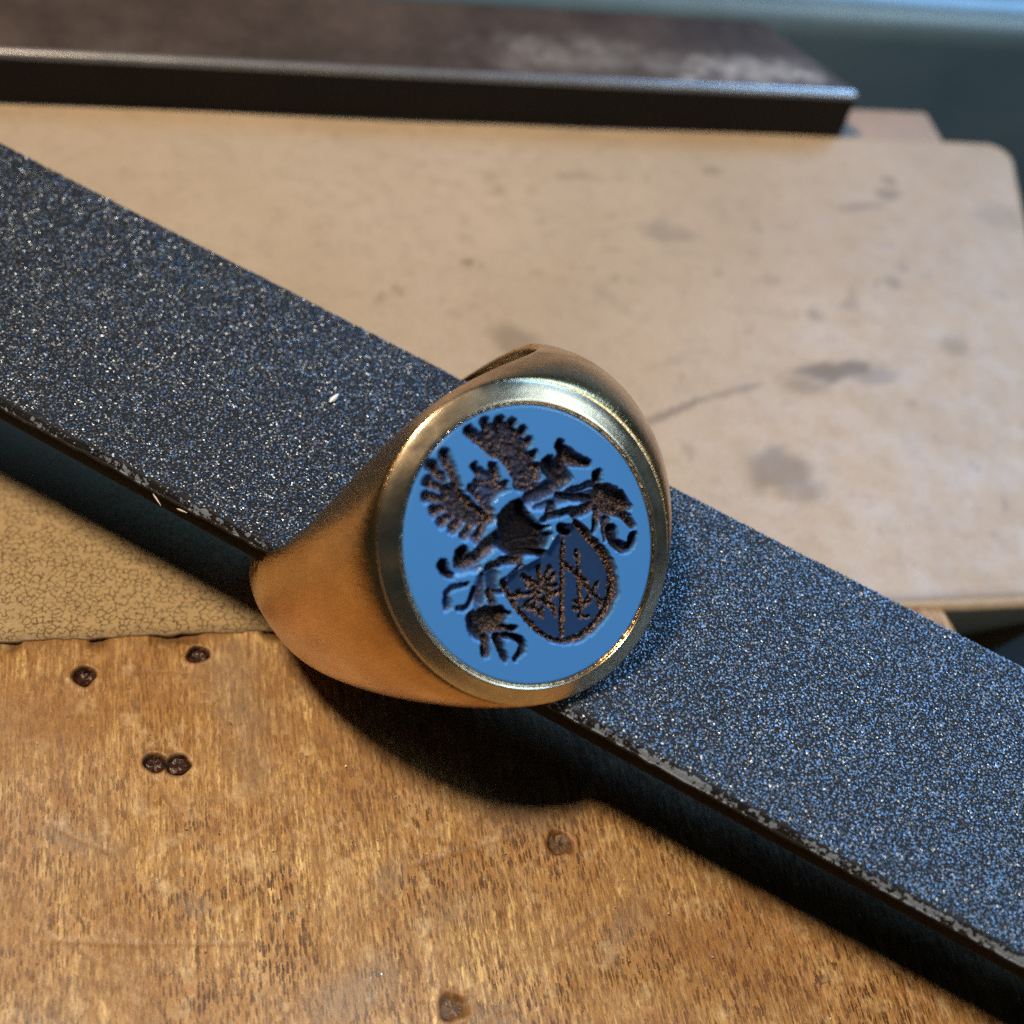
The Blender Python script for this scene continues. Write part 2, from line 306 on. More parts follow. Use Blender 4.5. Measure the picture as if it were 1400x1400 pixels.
def mat_wood():
    M = Mat('worn_beech')
    big = M.noise(.15, 4, .65); mid = M.noise(.5, 4, .6)
    grain = M.noise(1.0, 4, .6, vec=M.map((5200, 420, 1000)))
    fine = M.noise(1.0, 3, .7, vec=M.map((9000, 2200, 3000)))
    c = M.ramp(grain, [(.37, (.19, .09, .026)), (.5, (.43, .28, .10)), (.63, (.72, .54, .25))])
    fib = M.noise(1.0, 5, .65, vec=M.map((7000, 150, 1000))); c = M.mix(M.ramp(fib, [(.42, .0), (.62, .75)]), c, (.25, .135, .042)); c = M.mix(M.ramp(big, [(.38, 0.0), (.62, .85)]), c, (.29, .15, .045))
    c = M.mix(M.ramp(mid, [(.5, 0.0), (.78, .6)]), c, (.50, .36, .19))
    c = M.mix(M.ramp(fine, [(.46, 0.0), (.60, .85)]), c, (.20, .10, .03))
    # pores: short dark dashes along the grain
    def pores(sx, sy, thr, off):
        v = M.n('ShaderNodeTexVoronoi'); v.voronoi_dimensions = '2D'; v.inputs['Scale'].default_value = 1
        vm = M.n('ShaderNodeVectorMath', operation='ADD'); M.l(M.map((sx, sy, 1000), loc=off, rot=(0, 0, .04)), vm.inputs[0])
        wn = M.n('ShaderNodeTexNoise'); wn.inputs['Scale'].default_value = 6; wn.inputs['Detail'].default_value = 2; M.l(M.mm, wn.inputs['Vector'])
        ws = M.n('ShaderNodeVectorMath', operation='SCALE'); ws.inputs['Scale'].default_value = .55; M.l(wn.outputs['Color'], ws.inputs[0]); M.l(ws.outputs[0], vm.inputs[1])
        M.l(vm.outputs[0], v.inputs['Vector'])
        sep = M.n('ShaderNodeSeparateColor'); M.l(v.outputs['Color'], sep.inputs[0])
        lim = M.math('MULTIPLY', M.math('POWER', sep.outputs[0], 1.6), thr)
        return M.math('GREATER_THAN', M.math('SUBTRACT', lim, v.outputs['Distance']), 0.0)
    p = M.math('MAXIMUM', pores(7600, 1350, .50, (0, 0, 0)), pores(5200, 1050, .40, (13.3, 5.1, 0)))
    pm = M.math('MULTIPLY', p, M.math('MULTIPLY', M.ramp(M.noise(.3, 3, .6), [(.35, .25), (.6, 1.0)]), M.attr('open')))
    c = M.mix(M.math('MULTIPLY', pm, .9), c, (.045, .014, .004))
    mot = M.noise(1.1, 5, .7); c = M.mix(M.ramp(mot, [(.48, 0.0), (.7, .75)]), c, (.27, .16, .07)); c = M.mix(M.ramp(M.noise(.8, 4, .7, vec=M.map((1000, 700, 1000), loc=(9, 4, 2))), [(.55, 0.0), (.75, .7)]), c, (.58, .46, .27))
    c = M.mix(M.attr('grey'), c, (.19, .155, .12))
    c = M.mix(M.attr('stain'), c, (.20, .095, .028))
    c = M.mix(M.attr('burn'), c, (.018, .008, .005))
    h = M.math('ADD', M.math('MULTIPLY', pm, -1.0), M.math('MULTIPLY', grain, .55))
    h = M.math('ADD', h, M.math('MULTIPLY', fine, -.5))
    return M.set(Base_Color=c, Roughness=M.ramp(fine, [(.3, .34), (.7, .56)]), Normal=M.bump(h, .075, 1.0), Specular_IOR_Level=.5)
def mat_gold(name, rough, brushed, tint=(.88, .60, .27)):
    M = Mat(name)
    br = M.noise(1.0, 4, .65, vec=M.map((13000, 1300, 1700), rot=(.1, .35, .3)))
    sm = M.noise(.45, 4, .6); spk = M.noise(9, 2, .6)
    pit = M.ramp(M.vor(3.4), [(.05, 1.0), (.13, 0.0)])
    r = M.math('ADD', M.math('MULTIPLY', M.ramp(sm, [(.35, 0.0), (.7, 1.0)]), rough * .5), rough * .75)
    col = M.mix(M.ramp(br, [(.40, .42), (.56, 0.0)]), M.mix(M.ramp(sm, [(.4, 0.0), (.7, .8)]), tint, tuple(x * y for x, y in zip(tint, (.74, .66, .58)))), tuple(x * y for x, y in zip(tint, (.70, .62, .52))))
    h = M.math('ADD', M.math('MULTIPLY', br, brushed), M.math('MULTIPLY', spk, brushed * .5))
    h = M.math('ADD', h, M.math('MULTIPLY', pit, -.35 * brushed)); h = M.math('ADD', h, M.math('MULTIPLY', M.noise(2.2, 4, .7), brushed * .8))
    bv = M.n('ShaderNodeBevel', samples=6); bv.inputs['Radius'].default_value = .09 * MM
    return M.set(Base_Color=col, Metallic=1.0, Roughness=r, Normal=M.bump(h, .038, .8, bv.outputs[0]))
def mat_stone():
    M = Mat('layered_onyx')
    dep = M.attr('depth')
    g = M.noise(14, 3, .7)
    dj = M.math('ADD', dep, M.math('MULTIPLY', M.math('SUBTRACT', g, .5), .06))
    c = M.ramp(dj, [(0.0, (.055, .218, .57)), (.06, (.057, .222, .57)), (.10, (.075, .25, .60)), (.15, (.055, .16, .40)), (.22, (.024, .068, .19)), (.30, (.010, .028, .085)), (.42, (.005, .008, .020)), (.6, (.003, .003, .006))])
    frost_glint = M.math('MULTIPLY', M.ramp(dep, [(.20, 0.0), (.32, 1.0)]), M.ramp(M.noise(17, 2, .6), [(.54, 0.0), (.61, 1.0)]))
    frost_glint = M.math('MULTIPLY', frost_glint, M.attr('frost_glint'))
    c = M.mix(frost_glint, c, (.46, .30, .20))  # tan specks paint warm lamp glints on the rough carved floors
    rough = M.ramp(dep, [(.02, .16), (.1, .4), (.2, .32), (.4, .42)])
    h = M.math('MULTIPLY', M.noise(13, 3, .7), M.math('MULTIPLY', M.ramp(dep, [(.05, .02), (.2, .12), (.3, .3), (.4, 1.0)]), M.math('ADD', M.attr('frost_glint'), .12)))
    return M.set(Base_Color=c, Roughness=rough, Normal=M.bump(h, .05, 1.0), Specular_IOR_Level=M.ramp(dep, [(.12, .45), (.25, .15)]))
def mat_simple(name, col, rough, col2=None, scale=.5, metallic=0, bump=0, bscale=4, spec=.5):
    M = Mat(name)
    c = M.ramp(M.noise(scale, 5, .6), [(.3, col), (.7, col2 or tuple(x * 1.4 for x in col))])
    kw = dict(Base_Color=c, Roughness=rough, Metallic=metallic, Specular_IOR_Level=spec)
    if bump: kw['Normal'] = M.bump(M.noise(bscale, 4, .6), bump, .7)
    return M.set(**kw)
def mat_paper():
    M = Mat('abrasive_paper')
    wear_sheen = M.attr('wear_sheen')
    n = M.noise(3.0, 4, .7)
    k = M.math('GREATER_THAN', M.math('ADD', wear_sheen, M.math('MULTIPLY', M.math('SUBTRACT', n, .5), 2.2)), .84)
    c = M.mix(k, (.006, .007, .010), (.16, .21, .29))  # pale blue-grey: bare backing with window sheen tinted in
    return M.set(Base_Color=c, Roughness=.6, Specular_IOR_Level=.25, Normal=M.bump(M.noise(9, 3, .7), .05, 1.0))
def mat_grit():
    M = Mat('abrasive_grain')
    t = M.attr('tint')
    c = M.ramp(t, [(0.0, (.004, .005, .008)), (.6, (.016, .018, .024)), (.88, (.10, .105, .115)), (1.0, (.4, .4, .4))])
    return M.set(Base_Color=c, Roughness=M.ramp(t, [(0, .32), (1, .42)]), IOR=2.25, Specular_IOR_Level=.5, Specular_Tint=(.64, .81, 1.0))
def mat_bar():
    M = Mat('dark_steel')
    n = M.noise(.16, 5, .65); f = M.noise(2.2, 3, .6)
    rub = M.attr('rub')
    c = M.ramp(n, [(.3, (.036, .025, .019)), (.55, (.068, .048, .037)), (.75, (.10, .074, .058))])
    c = M.mix(M.math('MULTIPLY', rub, M.ramp(M.noise(.5, 4, .7), [(.35, .1), (.65, 1.0)])), c, (.42, .40, .38))
    return M.set(Base_Color=c, Roughness=M.ramp(f, [(.3, .36), (.7, .5)]), Metallic=.25, Normal=M.bump(f, .02, .4))

m_flat, m_wood = mat_flat(), mat_wood()
m_hole = mat_simple('charred_wood', (.010, .005, .004), .35, (.05, .016, .010), 3.5, bump=.12, bscale=3.5)
m_hole2 = mat_simple('brown_plugged_hole', (.045, .022, .010), .5, (.13, .075, .035), 3.0, bump=.12, bscale=3)
m_endwood = mat_simple('raw_wood', (.50, .27, .10), .6, (.62, .42, .24), .4, bump=.05)
m_lug = mat_simple('pale_wood', (.25, .175, .125), .6, (.30, .215, .155), .3, bump=.04)

# ------------------------------------------------------------------ the setting
def box_mesh(x0, x1, y0, y1, z0, z1, r, seg=3):
    """box with rounded edges"""
    import bmesh
    bm = bmesh.new(); bmesh.ops.create_cube(bm, size=1)
    for v in bm.verts: v.co = ((x0 + x1) / 2 + v.co.x * (x1 - x0), (y0 + y1) / 2 + v.co.y * (y1 - y0), (z0 + z1) / 2 + v.co.z * (z1 - z0))
    bmesh.ops.bevel(bm, geom=list(bm.edges), offset=r, segments=seg, profile=.5, affect='EDGES')
    vs = [tuple(v.co) for v in bm.verts]; bm.verts.index_update(); fs = [[v.index for v in f.verts] for f in bm.faces]; bm.free()
    return vs, fs
m_floor = mat_simple('dark_floor', (.006, .011, .013), .6, (.010, .018, .020), .05)
m_sheet = mat_simple('blue_grey_metal', (.07, .125, .165), .36, (.11, .17, .21), .08, metallic=.15, bump=.05, bscale=.3)
g = 900
tag(link('workshop_floor', [(-g, -g, -60), (g, -g, -60), (g, g, -60), (-g, g, -60)], [[0, 1, 2, 3]], m_floor), kind='structure')
v, f = box_mesh(-160, 220, 58.5, 200, -34, 1.5, 3.0, 5)
tag(link('workbench_top', v, f, m_sheet), kind='structure')

# ------------------------------------------------------------------ bench pin
pin = empty('bench_pin', (0, 20, -6))
tag(pin, 'worn wooden bench pin with tan crackled top and brown front dotted with burnt holes', 'bench pin')
PO = np.array([0, 20, -6.])
def blob(x, y, cx, cy, rx, ry, ang=0, soft=.45, seed=0):
    c, s = math.cos(ang), math.sin(ang); u = ((x - cx) * c + (y - cy) * s) / rx; v_ = (-(x - cx) * s + (y - cy) * c) / ry
    r = np.hypot(u, v_) + (fbm(x * .9, y * .9, seed, 3) - .5) * 1.1
    return 1 - sstep(1 - soft, 1 + soft, r)
# flat top: gridded sheet with rounded sides, closed by a skirt
def slab(outline_fn, x0, x1, y0, y1, step, zfn, depth):
    nx = int((x1 - x0) / step) + 1; ny = int((y1 - y0) / step) + 1
    X, Y = np.meshgrid(np.linspace(x0, x1, nx), np.linspace(y0, y1, ny), indexing='ij')
    X, Y = outline_fn(X, Y)
    return X, Y, nx, ny
def skirted(X, Y, Z, depth, roll=.6, under=0.0):
    """top sheet plus a rounded skirt down its four sides"""
    nx, ny = X.shape
    top = np.stack([X, Y, Z], -1).reshape(-1, 3)
    idx = np.arange(nx * ny).reshape(nx, ny)
    loop = np.concatenate([idx[:-1, 0], idx[-1, :-1], idx[:0:-1, -1], idx[0, :0:-1]])
    P = top[loop]; nxt = np.roll(P, -1, 0) - np.roll(P, 1, 0)
    out = np.stack([nxt[:, 1], -nxt[:, 0]], 1); out /= np.linalg.norm(out, axis=1)[:, None] + 1e-9
    V = [top]; F = [grid_faces(nx, ny)]; base = loop; n = len(loop); cnt = len(top)
    rl = roll(P) if callable(roll) else np.full(n, roll)
    for sa_, ca_, dd in [(math.sin(a), 1 - math.cos(a), 0) for a in np.radians([22, 45, 67, 90])] + [(1, 1, depth)]:
        q = P.copy(); q[:, :2] += out * (rl * sa_ - (under if dd else 0))[:, None]; q[:, 2] -= rl * ca_ + dd
        V.append(q); ids = np.arange(cnt, cnt + n); cnt += n
        F.append(np.stack([base, ids, np.roll(ids, -1), np.roll(base, -1)], 1)); base = ids
    return np.concatenate(V), np.concatenate(F)
nx, ny = 300, 150
gx = np.linspace(-70, 47.2, nx); gy = np.linspace(1.0, 61.5, ny)
X, Y = np.meshgrid(gx, gy, indexing='ij')
# right side: straight up to the rear corner, which is rounded, then stepped back to the narrower tongue
def right_edge(y):
    e = 49.3 - .3 * (41 - y)
    t = np.clip((y - 41.0) / 1.9, 0, 1); e = e - 2.2 * (1 - np.sqrt(np.clip(1 - t * t, 0, 1)))
    return e
re = right_edge(np.clip(Y, 0, 42.79))
y_end = 42.8
gy2 = np.concatenate([np.linspace(1.0, 38, 96), np.linspace(38.2, y_end, 24)])
X, Y = np.meshgrid(np.linspace(0, 1, nx), gy2, indexing='ij')
X = -70 + X * (right_edge(Y) + 70)
front = (fbm(X * .35, X * 0, 3, 3) - .5) * .16 + (fbm(X * 2.2, X * 0 + 5, 9, 2) - .5) * .18
front *= 1 - .96 * sstep(14, 24, X)
Y = Y - (front + .0) * np.clip(1 - (Y - 1) / 3, 0, 1)
Z = (fbm(X * .08, Y * .08, 21, 3) - .5) * .25 * np.clip((Y - 1) / 6, 0, 1)
stain = np.zeros_like(X); grey = np.zeros_like(X)
for (bx, by, rx, ry, a, s, k) in [(27.4, 18.6, 3.4, .75, .10, .85, 0), (29.6, 18.2, 1.6, .8, 0, .5, 0), (25, 17.4, 1.6, .6, .1, .45, 0), (16, 15.4, 3.0, .28, .42, .6, 0), (20.3, 17, 2.0, .25, .3, .5, 0), (20.9, 10.4, 1.9, 1.7, 0, .6, 0), (21.6, 8.9, 1.5, .9, 0, .45, 0),
        (14.0, 25.0, 1.9, .42, -.95, .45, 1), (19.7, 31.6, 1.7, 1.1, -.3, .75, 1), (20, 29.6, 1.3, .5, 0, .3, 1), (6.8, 21.3, 1.4, 1.2, 0, .5, 0), (8.6, 20.4, 1.0, .6, -.6, .4, 1), (5.2, 28.3, .38, .35, 0, .8, 0), (14.3, 37.3, 1.5, .45, 0, .55, 1), (37.3, 36.5, 1.0, .7, 0, .6, 0), (38.1, 38, .6, .5, 0, .5, 0), (45.4, 34.3, 1.6, 1.3, 0, .6, 1),
        (27.6, 23.8, .6, .6, 0, .45, 0), (34.4, 27.1, .8, .8, 0, .5, 0), (34.8, 35, 2.0, .5, .2, .4, 0), (24.5, 38.5, .8, .4, 0, .4, 0), (-18, 29, 1.5, .4, .2, .2, 1), (36.5, 21, 1.0, .9, 0, .45, 0), (22.2, 22.0, .5, .4, 0, .4, 1), (12, 14, .5, .4, 0, .5, 0), (30.5, 24.9, .7, .6, 0, .4, 0), (33.0, 20.8, .5, .4, 0, .35, 1)]:
    t = s * blob(X, Y, bx, by, rx, ry, a, seed=int(abs(bx * 7)) % 50)
    if k: grey = np.maximum(grey, np.minimum(1, t * .75))
    else: stain = np.maximum(stain, np.minimum(1, t * 1.25))
r2 = np.random.default_rng(3)
for _ in range(90):
    bx, by = r2.uniform(-2, 46), r2.uniform(5, 42); t = r2.uniform(.12, .5) * blob(X, Y, bx, by, r2.uniform(.2, .7), r2.uniform(.15, .45), r2.uniform(0, 3), seed=r2.integers(50))
    stain = np.maximum(stain, t)
edge = np.clip(1 - (Y - 1.0) / .5, 0, 1) * .75
stain = np.maximum(stain, edge)
crack = (1 - sstep(6, 16, Y)) * (1 - sstep(-2, 6, X))
Vt, Ft = skirted(X, Y, Z, 11.2, lambda P: .10 + .5 * sstep(16, 30, P[:, 0]), 5.0)
pad = len(Vt) - X.size
lp = lambda a, fill=0: np.concatenate([a.ravel(), np.full(pad, fill)])
sp_ = lp(stain); sp_[X.size:] = .95 * (1 - sstep(8, 22, Vt[X.size:, 0]))
link('flat_top', Vt - PO, Ft, m_flat, pin, attrs={'stain': sp_, 'grey': lp(grey), 'crackle': lp(crack)})
v, f = box_mesh(30, 44.9, 42.2, 47.2, -11.5, -.12, .5); link('rear_tongue', np.array(v) - PO, f, m_lug, pin)

# sloped front
HOLES = [(-17.79, -1.16, .50), (-12.58, -.27, .50), (-14.72, -5.91, .52), (-13.66, -6.05, .56), (3.31, -11.48, .60), (-2.72, -18.4, .70)]
SCR = [[(-19.86, -8.11), (-18.17, -9.3), (-16.35, -10.33)], [(-13.92, -11.06), (-13.79, -11.92), (-13.05, -12.66)], [(-18.98, -13.86), (-15.2, -14.4), (-11.03, -14.83)], [(-5.78, -12.16), (-4.57, -14.16)], [(-.32, -18.82), (-2.0, -19.41)], [(4.8, -14.73), (2.09, -16.33)], [(1.06, -9.12), (-.9, -10.45)], [(-11.07, -10.28), (-8.03, -8.37)], [(-3.8, -11.99), (1.07, -10.99)], [(-18.6, -1.43), (-18.72, -4.16), (-18.35, -7.53)], [(-14.75, -6.72), (-13.54, -9.0)]]
r3 = np.random.default_rng(11)
for _ in range(26):
    sx, sy, an, L = r3.uniform(-22, 20), r3.uniform(-22, -1), r3.uniform(-1.2, 1.2), r3.uniform(.6, 3.0)
    SCR.append([(sx, sy), (sx + L * .5 * math.cos(an) + .1, sy + L * .5 * math.sin(an)), (sx + L * math.cos(an), sy + L * math.sin(an))])
SL = .022
wx = np.concatenate([np.linspace(-60, -26, 50), np.arange(-25.8, 26, .105), np.linspace(26.1, 27.6, 12)])
wy = np.concatenate([np.linspace(-60, -27, 40), np.arange(-26.8, .9, .105)])
X, Y = np.meshgrid(wx, wy, indexing='ij')
# rounded end on the right
X = np.where(X > 20, X - (sstep(-4, .6, Y) ** 2) * .35 * (X - 20) / 7, X)
Z = -.09 + SL * np.minimum(Y - .7, 0) + (fbm(X * .12, Y * .12, 31, 3) - .5) * .35 * np.clip((.8 - Y) / 3, 0, 1) + (fbm(X * 2.4, Y * .7, 36, 3) - .5) * .05
burn = np.zeros_like(X); stain = np.zeros_like(X); grey = np.zeros_like(X)
for (hx, hy, hr) in HOLES:
    r = np.hypot(X - hx, (Y - hy) * (.9 + .3 * ((hx * 3.7) % 1))) / (hr * (1 + .5 * (vnoise(X * 2.6, Y * 2.6, 44) - .5)))
    old = hy < -10
    Z -= (.30 if old else .55) * (1 - sstep(.55, 1.05, r)); Z += .05 * np.exp(-((r - 1.15) / .18) ** 2)
    burn = np.maximum(burn, (1 - sstep(.85, 1.12, r)) * (.40 if old else 1.0))
    stain = np.maximum(stain, (1 - sstep(.9, 1.5, r)) * (.8 if old else .5))
for i, p in enumerate(SCR):
    d = seg_dist(X, Y, p); wd = .085 if i < 11 else .055
    k = np.exp(-(d / wd) ** 2) * (.5 + .5 * vnoise(X * 2, Y * 2, 60 + i % 20))
    Z -= (.055 if i < 11 else .03) * k; stain = np.maximum(stain, k * (.8 if i < 11 else .6)); grey = np.maximum(grey, k * .3)
for (bx, by, rx, ry, a, s, k) in [(-10.8, -2.5, 1.2, 2.6, .1, .45, 1), (-8.6, -3.2, 1.0, 2.0, 0, .3, 0), (-10.5, -6.2, .9, 1.6, .2, .35, 1), (-16, -15.2, 1.1, 3.5, .15, .55, 0), (-7, -17.5, 2.0, 1.0, .5, .4, 1), (1.8, -9.6, 2.2, 1.2, -.2, .4, 1), (-4.8, -12.6, 1.1, .6, .8, .35, 1), (-18.2, -9.4, 2.2, .6, -.5, .4, 1), (8.4, -16.4, 3.4, .9, -.6, .45, 0), (12, -19.2, 3.0, .9, -.6, .4, 0), (-1.2, -19.5, 1.4, 1.0, .4, .4, 1), (-13.2, -12.8, .9, .5, -.6, .4, 1), (-20, -18, 2.2, 1.2, .6, .35, 1), (5.6, -15.6, .5, 1.8, -.7, .35, 1), (-5.5, -7.5, 1.5, 2.2, 0, .3, 0), (-2, -14.2, 1.3, .8, 0, .3, 1), (-19.5, -3.6, 2.6, 1.9, .2, .5, 0), (-21, -12.5, 1.6, 3.6, .1, .45, 0), (-9.2, -1.6, 1.0, 1.6, 0, .5, 0), (4.5, -20.5, 3.2, 1.0, .3, .35, 0)]:
    t = s * blob(X, Y, bx, by, rx, ry, a, .7, seed=int(abs(by * 9)) % 50)
    if k: grey = np.maximum(grey, t)
    else: stain = np.maximum(stain, t)
e = np.clip(1 - (.9 - Y) / .55, 0, 1) * (vnoise(X * 1.3, Y * 0, 70) > .35); stain = np.maximum(stain, e * .8)
notch = np.exp(-((Y - .75) / .35) ** 2) * sstep(.55, .8, vnoise(X * 1.1, X * 0, 71)); Z -= .25 * notch; burn = np.maximum(burn, .55 * notch)
Vt, Ft = skirted(X, Y, Z, 10.3, .7, 4.0)
pad = len(Vt) - X.size
link('sloped_front', Vt - PO, Ft, m_wood, pin, attrs={'burn': lp(burn), 'stain': lp(stain), 'grey': lp(grey), 'open': lp(.48 + .52 * sstep(-3, -13, Y))})
for i, (hx, hy, hr) in enumerate(HOLES):
    n = 18; vs = []; fs = []
    zb = -.09 + SL * (hy - .7)
    for j, (rr, dz) in enumerate([(.95, -.17), (.72, -.34), (.35, -.40)]):
        for q in range(n):
            a = 2 * math.pi * q / n; jit = 1 + r3.uniform(-.10, .10)
            vs.append((hx + hr * rr * jit * math.cos(a), hy + hr * rr * jit * math.sin(a), zb + dz * (.6 if hy < -10 else 1) + r3.uniform(-.05, .06)))
    vs.append((hx, hy, zb - (.2 if hy < -10 else .36)))
    for j in range(2):
        for q in range(n): fs.append([j * n + q, j * n + (q + 1) % n, (j + 1) * n + (q + 1) % n, (j + 1) * n + q])
    for q in range(n): fs.append([2 * n + q, 2 * n + (q + 1) % n, 3 * n])
    link('drill_hole', np.array(vs) - PO, fs, m_hole2 if hy < -10 else m_hole, pin, smooth=False)

# ------------------------------------------------------------------ steel bar across the back
bar = empty('steel_bar', (0, 43, 0)); tag(bar, 'dark steel bar with bright worn front edge across the back of the bench pin', 'steel bar')
m_bar = mat_bar(); m_barside = mat_simple('blackened_steel', (.004, .003, .003), .55, (.007, .005, .004), .3, spec=.2)
m_edge = mat_simple('polished_edge', (.30, .31, .33), .28, (.42, .43, .45), .4, metallic=.8)
HB = 3.75
prof = [(43.0, .02), (43.0, HB - .45)]                       # front face
edgep = [(43.0, HB - .45), (43.06, HB - .2), (43.22, HB - .06), (43.5, HB)]
topp = [(43.5, HB)] + [(43.5 + k, HB) for k in (1, 2.5, 4, 5.5, 7, 8)] + [(52.4, HB - .3), (53.1, HB - 1.0), (53.3, HB - 2), (53.3, .02)]
def end_x(y): return 35.9 - max(0, y - 43.3) * .56           # the right end is cut off at a slant
def sweep(prof, name, mat, n=70, cap=False, attr=False):
    xs = np.linspace(0, 1, n); V = []; 
    for t in xs:
        for (y, z) in prof: V.append((-75 + (end_x(y) + 75) * t, y - 43, z))
    V = np.array(V); F = grid_faces(n, len(prof))
    at = None
    if attr:
        xx, yy = V[:, 0], V[:, 1] + 43
        rub = blob(xx, yy, 27.0, 45.3, 5.0, 1.7, .05, .6, seed=5) * .75 + .7 * blob(xx, yy, 32.3, 44.6, 1.5, .9, 0, .5, seed=8) + .35 * blob(xx, yy, 15, 46, 6, 2, 0, .6, seed=9) + .9 * blob(xx, yy, 23.2, 44.1, .5, .4, 0, .4, seed=10)
        at = {'rub': np.clip(rub, 0, 1)}
    return V, F, at
V, F, at = sweep(prof, '', None); link('front_face', V, F, m_barside, bar)
V, F, at = sweep(edgep, '', None); link('worn_edge', V, F, m_edge, bar)
V, F, at = sweep([(y, z) for (a, b) in zip(topp[:-1], topp[1:]) for (y, z) in [(a[0] + (b[0] - a[0]) * q / 6, a[1] + (b[1] - a[1]) * q / 6) for q in range(6)]] + [topp[-1]], '', None, 220, attr=True)
link('top_face', V, F, m_bar, bar, attrs=at)
full = prof[:1] + edgep + topp[1:]
link('end_face', [(end_x(y), y - 43, z) for y, z in full], [list(range(len(full)))], m_barside, bar)

# ------------------------------------------------------------------ emery stick
A = np.array([-21.822, 26.53, 9.439]); Bq = np.array([24.69, -8.511, 7.984]); Cq = np.array([-21.048, 7.678, 9.132]); Dq = np.array([18.77, -22.002, 7.891])
ex = (Bq - A) + (Dq - Cq); ex /= np.linalg.norm(ex)
ey = A - Cq; ey -= ex * (ey @ ex); ez = np.cross(ex, ey / np.linalg.norm(ey)); ez /= np.linalg.norm(ez); ey = np.cross(ez, ex)
SO = (A + Bq + Cq + Dq) / 4
hw = abs((A - SO) @ ey + (Bq - SO) @ ey - (Cq - SO) @ ey - (Dq - SO) @ ey) / 4
SROT = np.stack([ex, ey, ez], 1)
TH = 1.7
stick = empty('emery_stick', SO, SROT); tag(stick, 'flat black emery stick coated with glittering grit, passing through the gold ring', 'emery stick')
m_core = mat_simple('dark_wood_core', (.005, .004, .003), .7, (.010, .007, .005), 1.2, bump=.08, bscale=3, spec=.1)
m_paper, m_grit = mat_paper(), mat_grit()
LX0, LX1 = -46, 46
v, f = box_mesh(LX0, LX1, -hw + .22, hw - .22, -TH, -.24, .12, 2); link('wooden_core', v, f, m_core, stick)
# paper: a thin sheet over the top, its long edges turned down and frayed
nxp, nyp = 700, 64
px = np.linspace(LX0, LX1, nxp)
tt = np.concatenate([np.linspace(-1, -.93, 14), np.linspace(-.925, .925, 36), np.linspace(.93, 1, 14)])
U, T = np.meshgrid(px, tt, indexing='ij')
wob = (fbm(U * .25, U * 0, 81, 3) - .5) * .16 + (fbm(U * 2.0, U * 0, 85, 2) - .5) * .09
Yp = T * (hw + wob * np.sign(T) * (np.abs(T) > .9))
rr = np.clip((np.abs(T) * hw - (hw - .30)) / .30, 0, 1)
Zp = -.42 * rr ** 2.2 - .0 + (fbm(U * .12, T * 2, 88, 2) - .5) * .10
wear_sheen = np.clip((np.abs(T) * hw - (hw - .42)) / .30, 0, 1) * (T < 0) * (.42 + .55 * fbm(U * .3, U * 0 + 3, 90, 3) + .22 * sstep(-6, 8, U)) + .25 * (T > .97)  # worn lower edge; the extra towards the right paints in window sheen
top = np.stack([U, Yp, Zp], -1).reshape(-1, 3)
und = top.copy(); und[:, 2] -= .16
F1 = grid_faces(nxp, nyp); n0 = len(top)
idx = np.arange(n0).reshape(nxp, nyp)
sides = []
for L in (idx[:, 0][::-1], idx[:, -1], idx[0, :], idx[-1, :][::-1]):
    sides.append(np.stack([L[:-1], L[1:], L[1:] + n0, L[:-1] + n0], 1)[:, ::-1])
wr = np.concatenate([wear_sheen.ravel(), wear_sheen.ravel() * 0])
link('abrasive_paper', np.concatenate([top, und]), np.concatenate([F1, F1[:, ::-1] + n0] + sides), m_paper, stick, attrs={'wear_sheen': wr})
# grit: one irregular crystal per grain
def grains(n, xs, ys, zs, size, seed, zsq=1.0):
    r = np.random.default_rng(seed)
    octv = np.array([[1, 0, 0], [-1, 0, 0], [0, 1, 0], [0, -1, 0], [0, 0, 1], [0, 0, -1.]])
    octf = np.array([[0, 2, 4], [2, 1, 4], [1, 3, 4], [3, 0, 4], [2, 0, 5], [1, 2, 5], [3, 1, 5], [0, 3, 5]])
    V = octv[None] * (1 + r.uniform(-.45, .45, (n, 6, 1))) + r.uniform(-.22, .22, (n, 6, 3))
    q = r.normal(size=(n, 4)); q /= np.linalg.norm(q, axis=1)[:, None]; a, b, c, d = q.T
    Rm = np.stack([1 - 2 * (c * c + d * d), 2 * (b * c - a * d), 2 * (b * d + a * c), 2 * (b * c + a * d), 1 - 2 * (b * b + d * d), 2 * (c * d - a * b), 2 * (b * d - a * c), 2 * (c * d + a * b), 1 - 2 * (b * b + c * c)], 1).reshape(n, 3, 3)
    V = np.einsum('nij,nkj->nki', Rm, V * size[:, None, None])
    V[:, :, 2] *= zsq
    V += np.stack([xs, ys, zs], 1)[:, None]
    F = (octf[None] + 6 * np.arange(n)[:, None, None]).reshape(-1, 3)
    return V.reshape(-1, 3), F
gr = np.random.default_rng(5)
sp = .113
gxs = np.arange(-45.8, 45.8, sp); gys = np.arange(-hw + .12, hw - .05, sp)
GX, GY = np.meshgrid(gxs, gys, indexing='ij'); GX = GX.ravel() + gr.uniform(-.5, .5, GX.size) * sp * 1.1; GY = GY.ravel() + gr.uniform(-.5, .5, GY.size) * sp * 1.1
near_edge = np.clip((-hw + .42 - GY) / .3, 0, 1)
wv = fbm(GX * .3, GX * 0 + 3, 90, 3)
keep = gr.random(GX.size) > near_edge * (.4 + .9 * wv)
GX, GY = GX[keep], GY[keep]
rr = np.clip((np.abs(GY) - (hw - .30)) / .30, 0, 1)
GZ = -.42 * rr ** 2.2 + (fbm(GX * .12, GY / hw * 2, 88, 2) - .5) * .10 + .02
n = len(GX); size = gr.uniform(.045, .08, n)
V, F = grains(n, GX, GY, GZ, size, 6, .30)
tint = np.clip(gr.random(n) ** 1.5 * .85 + (gr.random(n) > .985) * .4, 0, 1)
